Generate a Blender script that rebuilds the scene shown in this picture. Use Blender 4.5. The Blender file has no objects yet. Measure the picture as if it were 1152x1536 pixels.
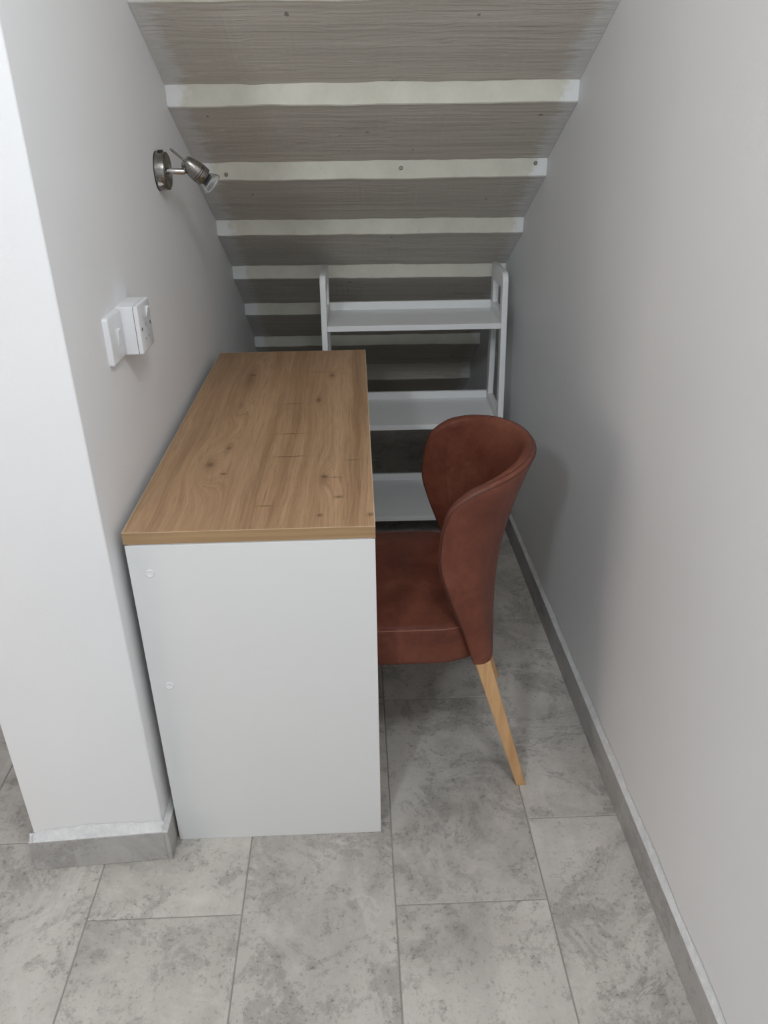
import bpy, bmesh, math, random
from mathutils import Vector, Matrix, noise
random.seed(7)
S = bpy.context.scene
COL = S.collection
PI = math.pi

# ------------------------------------------------------------------ helpers
def link(o, parent=None):
    COL.objects.link(o)
    if parent is not None:
        o.parent = parent
    return o

def obj(name, bm, mats, parent=None, smooth=False, angle=35):
    me = bpy.data.meshes.new(name)
    bmesh.ops.recalc_face_normals(bm, faces=bm.faces[:])
    if smooth:
        for f in bm.faces:
            f.smooth = True
        for e in bm.edges:
            if len(e.link_faces) == 2 and e.calc_face_angle(0) > math.radians(angle):
                e.smooth = False
    bm.to_mesh(me)
    bm.free()
    for m in (mats if isinstance(mats, (list, tuple)) else [mats]):
        me.materials.append(m)
    return link(bpy.data.objects.new(name, me), parent)

def thing(name, label, cat, loc=(0, 0, 0), rotz=0, group=None):
    o = bpy.data.objects.new(name, None)
    o.empty_display_size = 0.05
    COL.objects.link(o)
    o.location = loc
    o.rotation_euler = (0, 0, rotz)
    o['label'] = label
    o['category'] = cat
    if group:
        o['group'] = group
    return o

def struct(o):
    o['kind'] = 'structure'
    return o

def box(bm, x0, x1, y0, y1, z0, z1, bevel=0, seg=2):
    vs = [bm.verts.new(p) for p in ((x0, y0, z0), (x1, y0, z0), (x1, y1, z0), (x0, y1, z0),
                                    (x0, y0, z1), (x1, y0, z1), (x1, y1, z1), (x0, y1, z1))]
    fs = [bm.faces.new([vs[i] for i in q]) for q in
          ((0, 3, 2, 1), (4, 5, 6, 7), (0, 1, 5, 4), (1, 2, 6, 5), (2, 3, 7, 6), (3, 0, 4, 7))]
    if bevel:
        es = list({e for f in fs for e in f.edges})
        bmesh.ops.bevel(bm, geom=es, offset=bevel, segments=seg, profile=0.5, affect='EDGES')
    return bm

def hexa(bm, pts, bevel=0, seg=2):
    """eight corner points, bottom ring then top ring"""
    vs = [bm.verts.new(p) for p in pts]
    fs = [bm.faces.new([vs[i] for i in q]) for q in
          ((0, 3, 2, 1), (4, 5, 6, 7), (0, 1, 5, 4), (1, 2, 6, 5), (2, 3, 7, 6), (3, 0, 4, 7))]
    if bevel:
        es = list({e for f in fs for e in f.edges})
        bmesh.ops.bevel(bm, geom=es, offset=bevel, segments=seg, profile=0.5, affect='EDGES')
    return bm

def frame_of(axis):
    a = Vector(axis).normalized()
    t = Vector((0, 0, 1)) if abs(a.z) < 0.9 else Vector((1, 0, 0))
    u = a.cross(t).normalized()
    return a, u, a.cross(u).normalized()

def lathe(bm, origin, axis, prof, seg=40):
    """profile (distance along axis, radius) turned round an axis"""
    a, u, w = frame_of(axis)
    o = Vector(origin)
    rings = []
    for d, r in prof:
        c = o + a * d
        if r < 1e-6:
            rings.append([bm.verts.new(c)])
        else:
            rings.append([bm.verts.new(c + (u * math.cos(2 * PI * i / seg) + w * math.sin(2 * PI * i / seg)) * r)
                          for i in range(seg)])
    for A, B in zip(rings, rings[1:]):
        for i in range(seg):
            j = (i + 1) % seg
            if len(A) == 1 and len(B) == 1:
                continue
            if len(A) == 1:
                bm.faces.new((A[0], B[j], B[i]))
            elif len(B) == 1:
                bm.faces.new((A[i], A[j], B[0]))
            else:
                bm.faces.new((A[i], A[j], B[j], B[i]))
    return bm

def tube(bm, pts, r, seg=10, closed=False):
    pts = [Vector(p) for p in pts]
    n = len(pts)
    rings = []
    up = Vector((0.13, 0.21, 0.97))
    for i, p in enumerate(pts):
        if closed:
            d = pts[(i + 1) % n] - pts[i - 1]
        else:
            d = pts[min(i + 1, n - 1)] - pts[max(i - 1, 0)]
        d.normalize()
        u = up - d * up.dot(d)
        if u.length < 1e-4:
            u = Vector((1, 0, 0)) - d * d.x
        u.normalize()
        up = u
        w = d.cross(u)
        rings.append([bm.verts.new(p + (u * math.cos(2 * PI * k / seg) + w * math.sin(2 * PI * k / seg)) * r)
                      for k in range(seg)])
    rng = range(n) if closed else range(n - 1)
    for i in rng:
        A, B = rings[i], rings[(i + 1) % n]
        for k in range(seg):
            m = (k + 1) % seg
            bm.faces.new((A[k], A[m], B[m], B[k]))
    if not closed:
        bm.faces.new(rings[0][::-1])
        bm.faces.new(rings[-1])
    return bm

def spline(P, n):
    """Catmull-Rom through control points, n samples"""
    P = [Vector(p) for p in P]
    out = []
    m = len(P) - 1
    for i in range(n):
        s = i / (n - 1) * m
        k = min(int(s), m - 1)
        f = s - k
        p1, p2 = P[k], P[k + 1]
        p0 = P[k - 1] if k > 0 else p1 * 2 - p2
        p3 = P[k + 2] if k + 2 <= m else p2 * 2 - p1
        out.append(0.5 * ((2 * p1) + (p2 - p0) * f + (2 * p0 - 5 * p1 + 4 * p2 - p3) * f * f
                          + (3 * p1 - p0 - 3 * p2 + p3) * f ** 3))
    return out

# ------------------------------------------------------------------ materials
class NT:
    def __init__(self, name):
        self.m = bpy.data.materials.new(name)
        self.m.use_nodes = True
        self.t = self.m.node_tree
        self.t.nodes.clear()
        self.out = self.n('ShaderNodeOutputMaterial')
        self.b = self.n('ShaderNodeBsdfPrincipled')
        self.l(self.b.outputs[0], self.out.inputs[0])
    def n(self, typ, **kw):
        nd = self.t.nodes.new(typ)
        for k, v in kw.items():
            setattr(nd, k, v)
        return nd
    def l(self, a, b):
        self.t.links.new(a, b)
    def put(self, sock, v):
        if hasattr(v, 'is_output'):
            self.l(v, sock)
        else:
            sock.default_value = v
    def pos(self):
        return self.n('ShaderNodeTexCoord').outputs['Object']
    def math(self, op, a, b=0.0, c=0.0, clamp=False):
        nd = self.n('ShaderNodeMath', operation=op, use_clamp=clamp)
        self.put(nd.inputs[0], a); self.put(nd.inputs[1], b); self.put(nd.inputs[2], c)
        return nd.outputs[0]
    def vmath(self, op, a, b):
        nd = self.n('ShaderNodeVectorMath', operation=op)
        self.put(nd.inputs[0], a); self.put(nd.inputs[1], b)
        return nd.outputs[0]
    def mapping(self, v, scale=(1, 1, 1), rot=(0, 0, 0), loc=(0, 0, 0)):
        nd = self.n('ShaderNodeMapping')
        self.l(v, nd.inputs[0])
        nd.inputs['Scale'].default_value = scale
        nd.inputs['Rotation'].default_value = rot
        nd.inputs['Location'].default_value = loc
        return nd.outputs[0]
    def noise(self, v, scale, detail=4, rough=0.5, dist=0.0):
        nd = self.n('ShaderNodeTexNoise')
        self.l(v, nd.inputs['Vector'])
        nd.inputs['Scale'].default_value = scale
        nd.inputs['Detail'].default_value = detail
        nd.inputs['Roughness'].default_value = rough
        nd.inputs['Distortion'].default_value = dist
        return nd.outputs[0]
    def ramp(self, f, stops):
        nd = self.n('ShaderNodeValToRGB')
        e = nd.color_ramp.elements
        while len(e) < len(stops):
            e.new(0.5)
        for k, (p, c) in enumerate(stops):
            e[k].position = p
            e[k].color = (c, c, c, 1) if isinstance(c, (int, float)) else (*c, 1)
        self.l(f, nd.inputs[0])
        return nd.outputs[0]
    def mix(self, f, a, b, mode='MIX'):
        nd = self.n('ShaderNodeMix', data_type='RGBA', blend_type=mode)
        self.put(nd.inputs[0], f)
        self.put(nd.inputs[6], a if hasattr(a, 'is_output') else (*a, 1))
        self.put(nd.inputs[7], b if hasattr(b, 'is_output') else (*b, 1))
        return nd.outputs[2]
    def bump(self, h, strength=0.2, dist=0.002):
        nd = self.n('ShaderNodeBump')
        nd.inputs['Strength'].default_value = strength
        nd.inputs['Distance'].default_value = dist
        self.l(h, nd.inputs['Height'])
        self.l(nd.outputs[0], self.b.inputs['Normal'])
    def set(self, color=None, rough=None, metal=None, **kw):
        if color is not None:
            self.put(self.b.inputs['Base Color'], color if hasattr(color, 'is_output') else (*color, 1))
        if rough is not None:
            self.put(self.b.inputs['Roughness'], rough)
        if metal is not None:
            self.b.inputs['Metallic'].default_value = metal
        for k, v in kw.items():
            self.b.inputs[k].default_value = v
        return self.m

def m_wall():
    t = NT('wall_paint')
    p = t.pos()
    n = t.noise(p, 2.2, 3, 0.5)
    c = t.mix(t.ramp(n, [(0.3, 0.0), (0.7, 1.0)]), (0.745, 0.745, 0.745), (0.775, 0.775, 0.775))
    spots = t.ramp(t.noise(p, 55, 2, 0.5), [(0.765, 0.0), (0.79, 1.0)])
    c = t.mix(t.math('MULTIPLY', spots, 0.25), c, (0.8, 0.8, 0.8))
    t.bump(t.math('ADD', t.noise(p, 180, 3, 0.6), t.math('MULTIPLY', t.noise(p, 14, 3, 0.5), 1.4)), 0.18, 0.002)
    return t.set(c, 0.62)

def m_plaster():
    t = NT('rough_white_plaster')
    p = t.pos()
    c = t.mix(t.ramp(t.noise(p, 40, 5, 0.7), [(0.35, 0.0), (0.65, 1.0)]), (0.60, 0.61, 0.61), (0.74, 0.74, 0.73))
    dirt = t.ramp(t.noise(t.mapping(p, (60, 9, 60)), 1, 4, 0.7), [(0.66, 0.0), (0.72, 1.0)])
    c = t.mix(t.math('MULTIPLY', dirt, 0.6), c, (0.20, 0.19, 0.18))
    t.bump(t.noise(p, 60, 5, 0.7), 0.7, 0.006)
    return t.set(c, 0.8)

def stone_color(t, p, warm=1.0):
    big = t.noise(p, 2.3, 6, 0.6, 1.4)
    mid = t.noise(p, 7.0, 10, 0.74, 0.9)
    fine = t.noise(p, 120, 6, 0.75)
    grain = t.noise(p, 45, 8, 0.75, 0.5)
    c = t.ramp(big, [(0.30, (0.335, 0.323, 0.306)), (0.45, (0.44, 0.424, 0.403)),
                     (0.56, (0.505, 0.488, 0.465)), (0.72, (0.55, 0.533, 0.51))])
    pf = t.math('ADD', t.math('MULTIPLY', mid, 0.72), t.math('MULTIPLY', grain, 0.28))
    patch = t.ramp(pf, [(0.51, 0.0), (0.545, 0.65), (0.62, 1.0)])
    c = t.mix(t.math('MULTIPLY', patch, 0.52), c, (0.225, 0.214, 0.202))
    pale = t.ramp(pf, [(0.38, 1.0), (0.46, 0.0)])
    c = t.mix(t.math('MULTIPLY', pale, 0.45), c, (0.60, 0.586, 0.563))
    speck = t.math('MULTIPLY', t.ramp(fine, [(0.54, 0.0), (0.64, 1.0)]), t.ramp(pf, [(0.44, 0.15), (0.56, 1.0)]))
    c = t.mix(t.math('MULTIPLY', speck, 0.70), c, (0.14, 0.134, 0.127))
    pits = t.math('MULTIPLY', t.ramp(grain, [(0.64, 0.0), (0.70, 1.0)]), t.ramp(big, [(0.4, 1.0), (0.55, 0.2)]))
    c = t.mix(t.math('MULTIPLY', pits, 0.5), c, (0.12, 0.115, 0.11))
    # pale wandering veins and a few dark hair cracks
    v = t.math('ABSOLUTE', t.math('SUBTRACT', t.noise(t.mapping(p, (1.0, 0.7, 1), (0, 0, 0.7)), 2.1, 6, 0.6, 0.5), 0.5))
    vm = t.ramp(v, [(0.0, 1.0), (0.006, 0.7), (0.018, 0.0)])
    vm = t.math('MULTIPLY', vm, t.ramp(t.noise(p, 3.3, 2, 0.5), [(0.45, 0.0), (0.6, 1.0)]))
    c = t.mix(t.math('MULTIPLY', vm, 0.6), c, (0.56, 0.55, 0.53))
    d = t.math('ABSOLUTE', t.math('SUBTRACT', t.noise(t.mapping(p, (0.8, 1.2, 1), (0, 0, -0.5)), 3.1, 7, 0.65, 0.9), 0.48))
    dm = t.ramp(d, [(0.0, 1.0), (0.004, 0.6), (0.010, 0.0)])
    dm = t.math('MULTIPLY', dm, t.ramp(t.noise(p, 4.2, 2, 0.5), [(0.52, 0.0), (0.62, 1.0)]))
    c = t.mix(t.math('MULTIPLY', dm, 0.5), c, (0.17, 0.165, 0.16))
    streak = t.noise(t.mapping(p, (10, 2.4, 4), (0, 0, -0.6)), 1.0, 7, 0.6, 0.8)
    c = t.mix(0.45, c, t.ramp(streak, [(0.3, 0.42), (0.7, 0.62)]), 'OVERLAY')
    return c, big, mid, fine

def m_tile():
    t = NT('grey_stone_tile')
    p = t.pos()
    a = t.n('ShaderNodeAttribute', attribute_name='tile').outputs['Color']
    q = t.vmath('ADD', p, t.vmath('MULTIPLY', a, (17.0, 23.0, 11.0)))
    c, big, mid, fine = stone_color(t, q)
    sep = t.n('ShaderNodeSeparateColor')
    t.l(a, sep.inputs[0])
    c = t.mix(1.0, c, (1.0, 0.972, 0.93), 'MULTIPLY')
    k = t.math('ADD', t.math('MULTIPLY', sep.outputs[0], 0.14), 0.93)
    sc = t.n('ShaderNodeVectorMath', operation='SCALE')
    t.l(c, sc.inputs[0]); t.l(k, sc.inputs['Scale'])
    t.bump(t.math('ADD', mid, t.math('MULTIPLY', fine, 0.25)), 0.16, 0.003)
    return t.set(sc.outputs[0], t.ramp(mid, [(0.3, 0.40), (0.7, 0.55)]), **{'Specular IOR Level': 0.35})

def m_skirt():
    t = NT('grey_stone_skirting')
    c, big, mid, fine = stone_color(t, t.mapping(t.pos(), (1.6, 1.0, 1.6)))
    c = t.mix(0.40, c, (0.26, 0.254, 0.247))
    t.bump(mid, 0.12, 0.003)
    return t.set(c, 0.5, **{'Specular IOR Level': 0.35})

def m_grout():
    t = NT('grey_grout')
    c = t.mix(t.noise(t.pos(), 30, 4, 0.6), (0.27, 0.255, 0.235), (0.37, 0.355, 0.33))
    return t.set(c, 0.9)

def m_soffit():
    t = NT('board_marked_concrete')
    p = t.pos()
    w = t.noise(t.mapping(p, (1.3, 3.0, 3.0)), 1.0, 3, 0.5)
    wp = t.n('ShaderNodeVectorMath', operation='SCALE')
    wv = t.n('ShaderNodeCombineXYZ')
    t.l(w, wv.inputs[1]); t.l(w, wv.inputs[2])
    t.l(wv.outputs[0], wp.inputs[0]); wp.inputs['Scale'].default_value = 0.11
    q = t.vmath('ADD', p, wp.outputs[0])
    g = t.noise(t.mapping(q, (1.8, 70, 70), (0, 0, 0.02)), 1.0, 7, 0.68)
    g2 = t.noise(t.mapping(q, (1.2, 26, 26)), 1.0, 5, 0.6)
    c = t.ramp(g2, [(0.3, (0.535, 0.495, 0.43)), (0.55, (0.60, 0.56, 0.492)), (0.75, (0.65, 0.608, 0.54))])
    lines = t.ramp(g, [(0.33, 1.0), (0.43, 0.0)])
    c = t.mix(t.math('MULTIPLY', lines, 0.52), c, (0.36, 0.305, 0.247))
    lite = t.ramp(g, [(0.60, 0.0), (0.72, 1.0)])
    c = t.mix(t.math('MULTIPLY', lite, 0.30), c, (0.74, 0.69, 0.62))
    chips = t.ramp(t.noise(t.mapping(p, (16, 80, 80)), 1.0, 3, 0.6), [(0.66, 0.0), (0.70, 1.0)])
    c = t.mix(t.math('MULTIPLY', chips, 0.7), c, (0.72, 0.66, 0.59))
    holes = t.ramp(t.noise(p, 30, 1, 0.5), [(0.785, 0.0), (0.80, 1.0)])
    c = t.mix(t.math('MULTIPLY', holes, 0.6), c, (0.07, 0.06, 0.055))
    # paint slopped over from the walls at both ends
    sx = t.n('ShaderNodeSeparateXYZ')
    t.l(p, sx.inputs[0])
    d = t.math('MINIMUM', t.math('ADD', sx.outputs[0], 0.025), t.math('SUBTRACT', 0.958, sx.outputs[0]))
    jag = t.noise(t.mapping(p, (6, 55, 55)), 1.0, 6, 0.75)
    e = t.math('SUBTRACT', t.math('MULTIPLY', jag, 0.16), d)
    e = t.ramp(t.math('ADD', e, 0.5), [(0.520, 0.0), (0.545, 1.0)])
    c = t.mix(t.math('MULTIPLY', e, 0.70), c, (0.76, 0.765, 0.76))
    t.bump(t.math('ADD', g, t.math('MULTIPLY', g2, 0.8)), 0.9, 0.005)
    return t.set(c, 0.85)

def m_strip():
    t = NT('cream_painted_stone')
    p = t.pos()
    n = t.noise(p, 9, 6, 0.65)
    c = t.ramp(n, [(0.3, (0.57, 0.555, 0.47)), (0.6, (0.66, 0.645, 0.555)), (0.8, (0.70, 0.685, 0.60))])
    sx = t.n('ShaderNodeSeparateXYZ')
    t.l(p, sx.inputs[0])
    d = t.math('MINIMUM', t.math('ADD', sx.outputs[0], 0.025), t.math('SUBTRACT', 0.958, sx.outputs[0]))
    e = t.math('SUBTRACT', t.math('MULTIPLY', t.noise(p, 22, 4, 0.7), 0.11), d)
    e = t.ramp(t.math('ADD', e, 0.5), [(0.50, 0.0), (0.52, 1.0)])
    c = t.mix(t.math('MULTIPLY', e, 0.85), c, (0.78, 0.79, 0.79))
    pits = t.ramp(t.noise(p, 48, 2, 0.5), [(0.74, 0.0), (0.78, 1.0)])
    c = t.mix(t.math('MULTIPLY', pits, 0.3), c, (0.3, 0.28, 0.24))
    t.bump(t.noise(p, 34, 5, 0.6), 0.35, 0.004)
    return t.set(c, 0.8)

def m_oak(edge=False):
    t = NT('oak_edge_band' if edge else 'oak_worktop')
    p = t.pos()
    sx = t.n('ShaderNodeSeparateXYZ')
    t.l(p, sx.inputs[0])
    X, Y = sx.outputs[0], sx.outputs[1]
    if edge:
        g = t.noise(t.mapping(p, (3, 3, 160)), 1.0, 6, 0.6)
        c = t.ramp(g, [(0.25, (0.25, 0.155, 0.078)), (0.5, (0.335, 0.217, 0.115)), (0.8, (0.40, 0.27, 0.15))])
        return t.set(c, 0.5, **{'Specular IOR Level': 0.3})
    # second board starts to the right of a faint seam
    board = t.math('GREATER_THAN', X, 0.2255)
    off = t.n('ShaderNodeCombineXYZ')
    t.l(t.math('MULTIPLY', board, 3.7), off.inputs[0]); t.l(t.math('MULTIPLY', board, 9.1), off.inputs[1])
    q = t.vmath('ADD', p, off.outputs[0])
    low = t.noise(t.mapping(q, (5.0, 0.9, 1)), 1.0, 4, 0.55, 0.1)
    field = t.math('ADD', t.math('MULTIPLY', X, 1.0), t.math('MULTIPLY', low, 0.085))
    knots = [(0.105, 0.285, 0.024, 0.075, 0.085), (0.131, 0.371, 0.012, 0.05, 0.02), (0.118, 0.86, 0.020, 0.16, 0.060),
             (0.122, 0.64, 0.012, 0.06, 0.02), (0.340, 0.20, 0.015, 0.05, 0.018), (0.311, 0.67, 0.012, 0.05, 0.014), (0.34, 0.87, 0.012, 0.05, 0.014)]
    core = None
    for kx, ky, sx_, sy_, amp in knots:
        dx = t.math('DIVIDE', t.math('SUBTRACT', X, kx), sx_)
        dy = t.math('DIVIDE', t.math('SUBTRACT', Y, ky), sy_)
        r2 = t.math('ADD', t.math('MULTIPLY', dx, dx), t.math('MULTIPLY', dy, dy))
        g = t.math('EXPONENT', t.math('MULTIPLY', r2, -0.5))
        field = t.math('ADD', field, t.math('MULTIPLY', g, amp))
        k = t.math('EXPONENT', t.math('MULTIPLY', r2, -2.2))
        core = k if core is None else t.math('ADD', core, k)
    cv = t.n('ShaderNodeCombineXYZ')
    t.l(t.math('ADD', field, t.math('MULTIPLY', board, 5.0)), cv.inputs[0])
    t.l(t.math('MULTIPLY', Y, 0.02), cv.inputs[1])
    rings = t.noise(cv.outputs[0], 230, 4, 0.65)
    broad = t.noise(cv.outputs[0], 26, 4, 0.55)
    pores = t.noise(t.mapping(q, (420, 14, 1), (0, 0, 0.03)), 1.0, 4, 0.65)
    c = t.ramp(broad, [(0.28, (0.275, 0.160, 0.084)), (0.48, (0.385, 0.235, 0.129)), (0.70, (0.475, 0.302, 0.175))])
    rm = t.ramp(rings, [(0.34, 1.0), (0.5, 0.0)])
    c = t.mix(t.math('MULTIPLY', rm, 0.42), c, (0.215, 0.118, 0.058))
    hm = t.ramp(rings, [(0.55, 0.0), (0.72, 1.0)])
    c = t.mix(t.math('MULTIPLY', hm, 0.35), c, (0.56, 0.38, 0.225))
    pm = t.ramp(pores, [(0.33, 1.0), (0.45, 0.0)])
    c = t.mix(t.math('MULTIPLY', pm, 0.45), c, (0.18, 0.10, 0.055))
    c = t.mix(t.math('MULTIPLY', core, 0.42, clamp=True), c, (0.135, 0.06, 0.028))
    tone = t.noise(t.mapping(q, (4, 2.2, 1)), 1.0, 2, 0.5)
    c = t.mix(0.30, c, t.ramp(tone, [(0.3, 0.36), (0.7, 0.62)]), 'OVERLAY')
    # short dark cracks across the grain and small pin knots
    marks = None
    for mx, my, lx, ly in [(0.253, 0.446, 0.030, 0.0018), (0.264, 0.316, 0.030, 0.0022), (0.249, 0.645, 0.024, 0.0018),
                           (0.396, 0.290, 0.014, 0.0018), (0.235, 0.090, 0.013, 0.0018), (0.105, 0.285, 0.007, 0.008),
                           (0.131, 0.371, 0.005, 0.006), (0.139, 0.237, 0.006, 0.004), (0.340, 0.211, 0.006, 0.005),
                           (0.369, 0.120, 0.008, 0.004), (0.337, 0.047, 0.005, 0.004), (0.427, 0.045, 0.006, 0.005),
                           (0.311, 0.670, 0.005, 0.009), (0.340, 0.871, 0.006, 0.010), (0.125, 0.888, 0.008, 0.006),
                           (0.300, 0.905, 0.025, 0.002), (0.36, 0.207, 0.012, 0.0018)]:
        dx = t.math('DIVIDE', t.math('SUBTRACT', X, mx), lx * 0.8)
        wob = t.math('MULTIPLY', t.math('SUBTRACT', t.noise(t.mapping(p, (40, 40, 1)), 1.0, 3, 0.6), 0.5), 0.012)
        dy = t.math('DIVIDE', t.math('ADD', t.math('SUBTRACT', Y, my), wob), ly)
        g = t.math('EXPONENT', t.math('MULTIPLY', t.math('ADD', t.math('MULTIPLY', dx, dx), t.math('MULTIPLY', dy, dy)), -0.6))
        marks = g if marks is None else t.math('ADD', marks, g)
    c = t.mix(t.math('MULTIPLY', marks, 0.75, clamp=True), c, (0.10, 0.052, 0.026))
    t.bump(t.math('ADD', rings, pores), 0.10, 0.001)
    return t.set(c, 0.48, **{'Specular IOR Level': 0.35})

def m_laminate(name, col, rough=0.45):
    t = NT(name)
    p = t.pos()
    t.bump(t.noise(p, 260, 2, 0.5), 0.04, 0.001)
    n = t.noise(p, 3, 2, 0.5)
    c = t.mix(n, tuple(v * 0.985 for v in col), tuple(min(1, v * 1.015) for v in col))
    return t.set(c, rough, **{'Specular IOR Level': 0.4})

def m_leather():
    t = NT('brown_leather')
    p = t.pos()
    n = t.noise(p, 11, 6, 0.65, 0.4)
    f = t.noise(p, 90, 5, 0.7)
    c = t.ramp(n, [(0.28, (0.092, 0.025, 0.014)), (0.5, (0.142, 0.042, 0.024)), (0.72, (0.200, 0.066, 0.039))])
    c = t.mix(t.math('MULTIPLY', t.ramp(f, [(0.35, 1.0), (0.55, 0.0)]), 0.30), c, (0.080, 0.022, 0.013))
    v = t.n('ShaderNodeTexVoronoi', feature='DISTANCE_TO_EDGE')
    t.l(p, v.inputs['Vector']); v.inputs['Scale'].default_value = 420
    t.bump(t.math('ADD', t.math('MULTIPLY', v.outputs['Distance'], 0.6), t.math('MULTIPLY', n, 0.6)), 0.12, 0.0012)
    return t.set(c, t.ramp(n, [(0.3, 0.42), (0.7, 0.52)]), **{'Specular IOR Level': 0.32})

def m_simple(name, col, rough=0.5, metal=0.0, **kw):
    t = NT(name)
    c = t.mix(t.noise(t.pos(), 25, 3, 0.5), tuple(v * 0.95 for v in col), tuple(min(1, v * 1.05) for v in col))
    return t.set(c, rough, metal, **kw)

def m_beech():
    t = NT('pale_beech')
    p = t.pos()
    g = t.noise(t.mapping(p, (60, 60, 4), (0, 0.27, 0)), 1.0, 5, 0.6)
    f = t.noise(t.mapping(p, (260, 260, 25)), 1.0, 3, 0.6)
    c = t.ramp(g, [(0.25, (0.46, 0.255, 0.112)), (0.5, (0.58, 0.345, 0.165)), (0.75, (0.65, 0.405, 0.205))])
    c = t.mix(t.math('MULTIPLY', t.ramp(f, [(0.3, 1.0), (0.42, 0.0)]), 0.3), c, (0.33, 0.165, 0.065))
    return t.set(c, 0.45)

def m_nickel():
    t = NT('brushed_nickel')
    p = t.pos()
    g = t.noise(t.mapping(p, (900, 60, 60)), 1.0, 3, 0.6)
    c = t.ramp(g, [(0.3, (0.24, 0.23, 0.212)), (0.7, (0.36, 0.348, 0.325))])
    return t.set(c, t.ramp(g, [(0.3, 0.20), (0.7, 0.30)]), 1.0)

def m_glass():
    t = NT('clear_glass')
    t.set((0.95, 0.98, 1.0), 0.03)
    t.b.inputs['Transmission Weight'].default_value = 1.0
    t.b.inputs['IOR'].default_value = 1.45
    return t.m

M = dict(arris=m_simple('pale_oak_arris', (0.62, 0.47, 0.31), 0.45), wall=m_wall(), plaster=m_plaster(), tile=m_tile(), skirt=m_skirt(), grout=m_grout(), soffit=m_soffit(),
         strip=m_strip(), oak=m_oak(), oak_edge=m_oak(True),
         desk_white=m_laminate('white_desk_laminate', (0.69, 0.692, 0.684), 0.5),
         shelf_white=m_laminate('white_shelf_lacquer', (0.82, 0.825, 0.82), 0.4),
         cap=m_laminate('white_plastic_cap', (0.74, 0.745, 0.74), 0.35),
         leather=m_leather(), piping=m_simple('dark_leather_piping', (0.075, 0.022, 0.014), 0.42),
         thread=m_simple('tan_thread', (0.30, 0.12, 0.07), 0.6),
         under=m_simple('black_underside_cloth', (0.02, 0.018, 0.017), 0.9), beech=m_beech(),
         nickel=m_nickel(), chrome=m_simple('polished_chrome', (0.62, 0.61, 0.60), 0.09, 1.0),
         black=m_simple('black_plastic', (0.012, 0.012, 0.012), 0.4), glass=m_glass(),
         reflector=m_simple('dichroic_reflector', (0.85, 0.90, 0.93), 0.18, 1.0),
         pvc=m_laminate('white_pvc', (0.78, 0.79, 0.81), 0.28), slot=m_simple('grey_shutter', (0.42, 0.41, 0.41), 0.5), dark=m_simple('dark_slot', (0.02, 0.02, 0.02), 0.6),
         steel=m_simple('screw_steel', (0.30, 0.29, 0.27), 0.4, 1.0))

# ------------------------------------------------------------------ setting
ANG_R, XR = -0.01117, 0.962          # right wall plane  x = XR + ANG_R*y
ANG_L, XL = -0.008, -0.0155          # left wall plane
YP = -0.046                          # front face of the left wall's end
def xr(y): return XR + ANG_R * y
def xl(y): return XL + ANG_L * (y - YP)

def wall_prism(bm, ring, z0, z1):
    lo = [bm.verts.new((x, y, z0)) for x, y in ring]
    hi = [bm.verts.new((x, y, z1)) for x, y in ring]
    n = len(ring)
    bm.faces.new(lo[::-1]); bm.faces.new(hi)
    for i in range(n):
        j = (i + 1) % n
        bm.faces.new((lo[i], lo[j], hi[j], hi[i]))

ZT = 2.62
bm = bmesh.new()
wall_prism(bm, [(-0.272, YP - 0.004), (-0.0155, YP + 0.010), (xl(3.0), 3.0), (-0.285, 3.0)], 0, ZT)
es = [e for e in bm.edges if abs(e.verts[0].co.z - e.verts[1].co.z) > 1 and e.verts[0].co.y < 0.5]
bmesh.ops.bevel(bm, geom=es, offset=0.0035, segments=3, profile=0.5, affect='EDGES')
struct(obj('wall_left', bm, M['wall'], smooth=True))
bm = bmesh.new()
wall_prism(bm, [(xr(-3.6), -3.6), (xr(-3.6) + 0.15, -3.6), (xr(3.0) + 0.15, 3.0), (xr(3.0), 3.0)], 0, ZT)
struct(obj('wall_right', bm, M['wall']))
bm = bmesh.new()
box(bm, -0.285, 1.08, 3.0, 3.1, 0, ZT)
struct(obj('wall_back', bm, M['wall']))
bm = bmesh.new()
box(bm, -3.4, 1.1, -3.6, 0.6, ZT, ZT + 0.08)
struct(obj('ceiling', bm, M['wall']))

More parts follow.
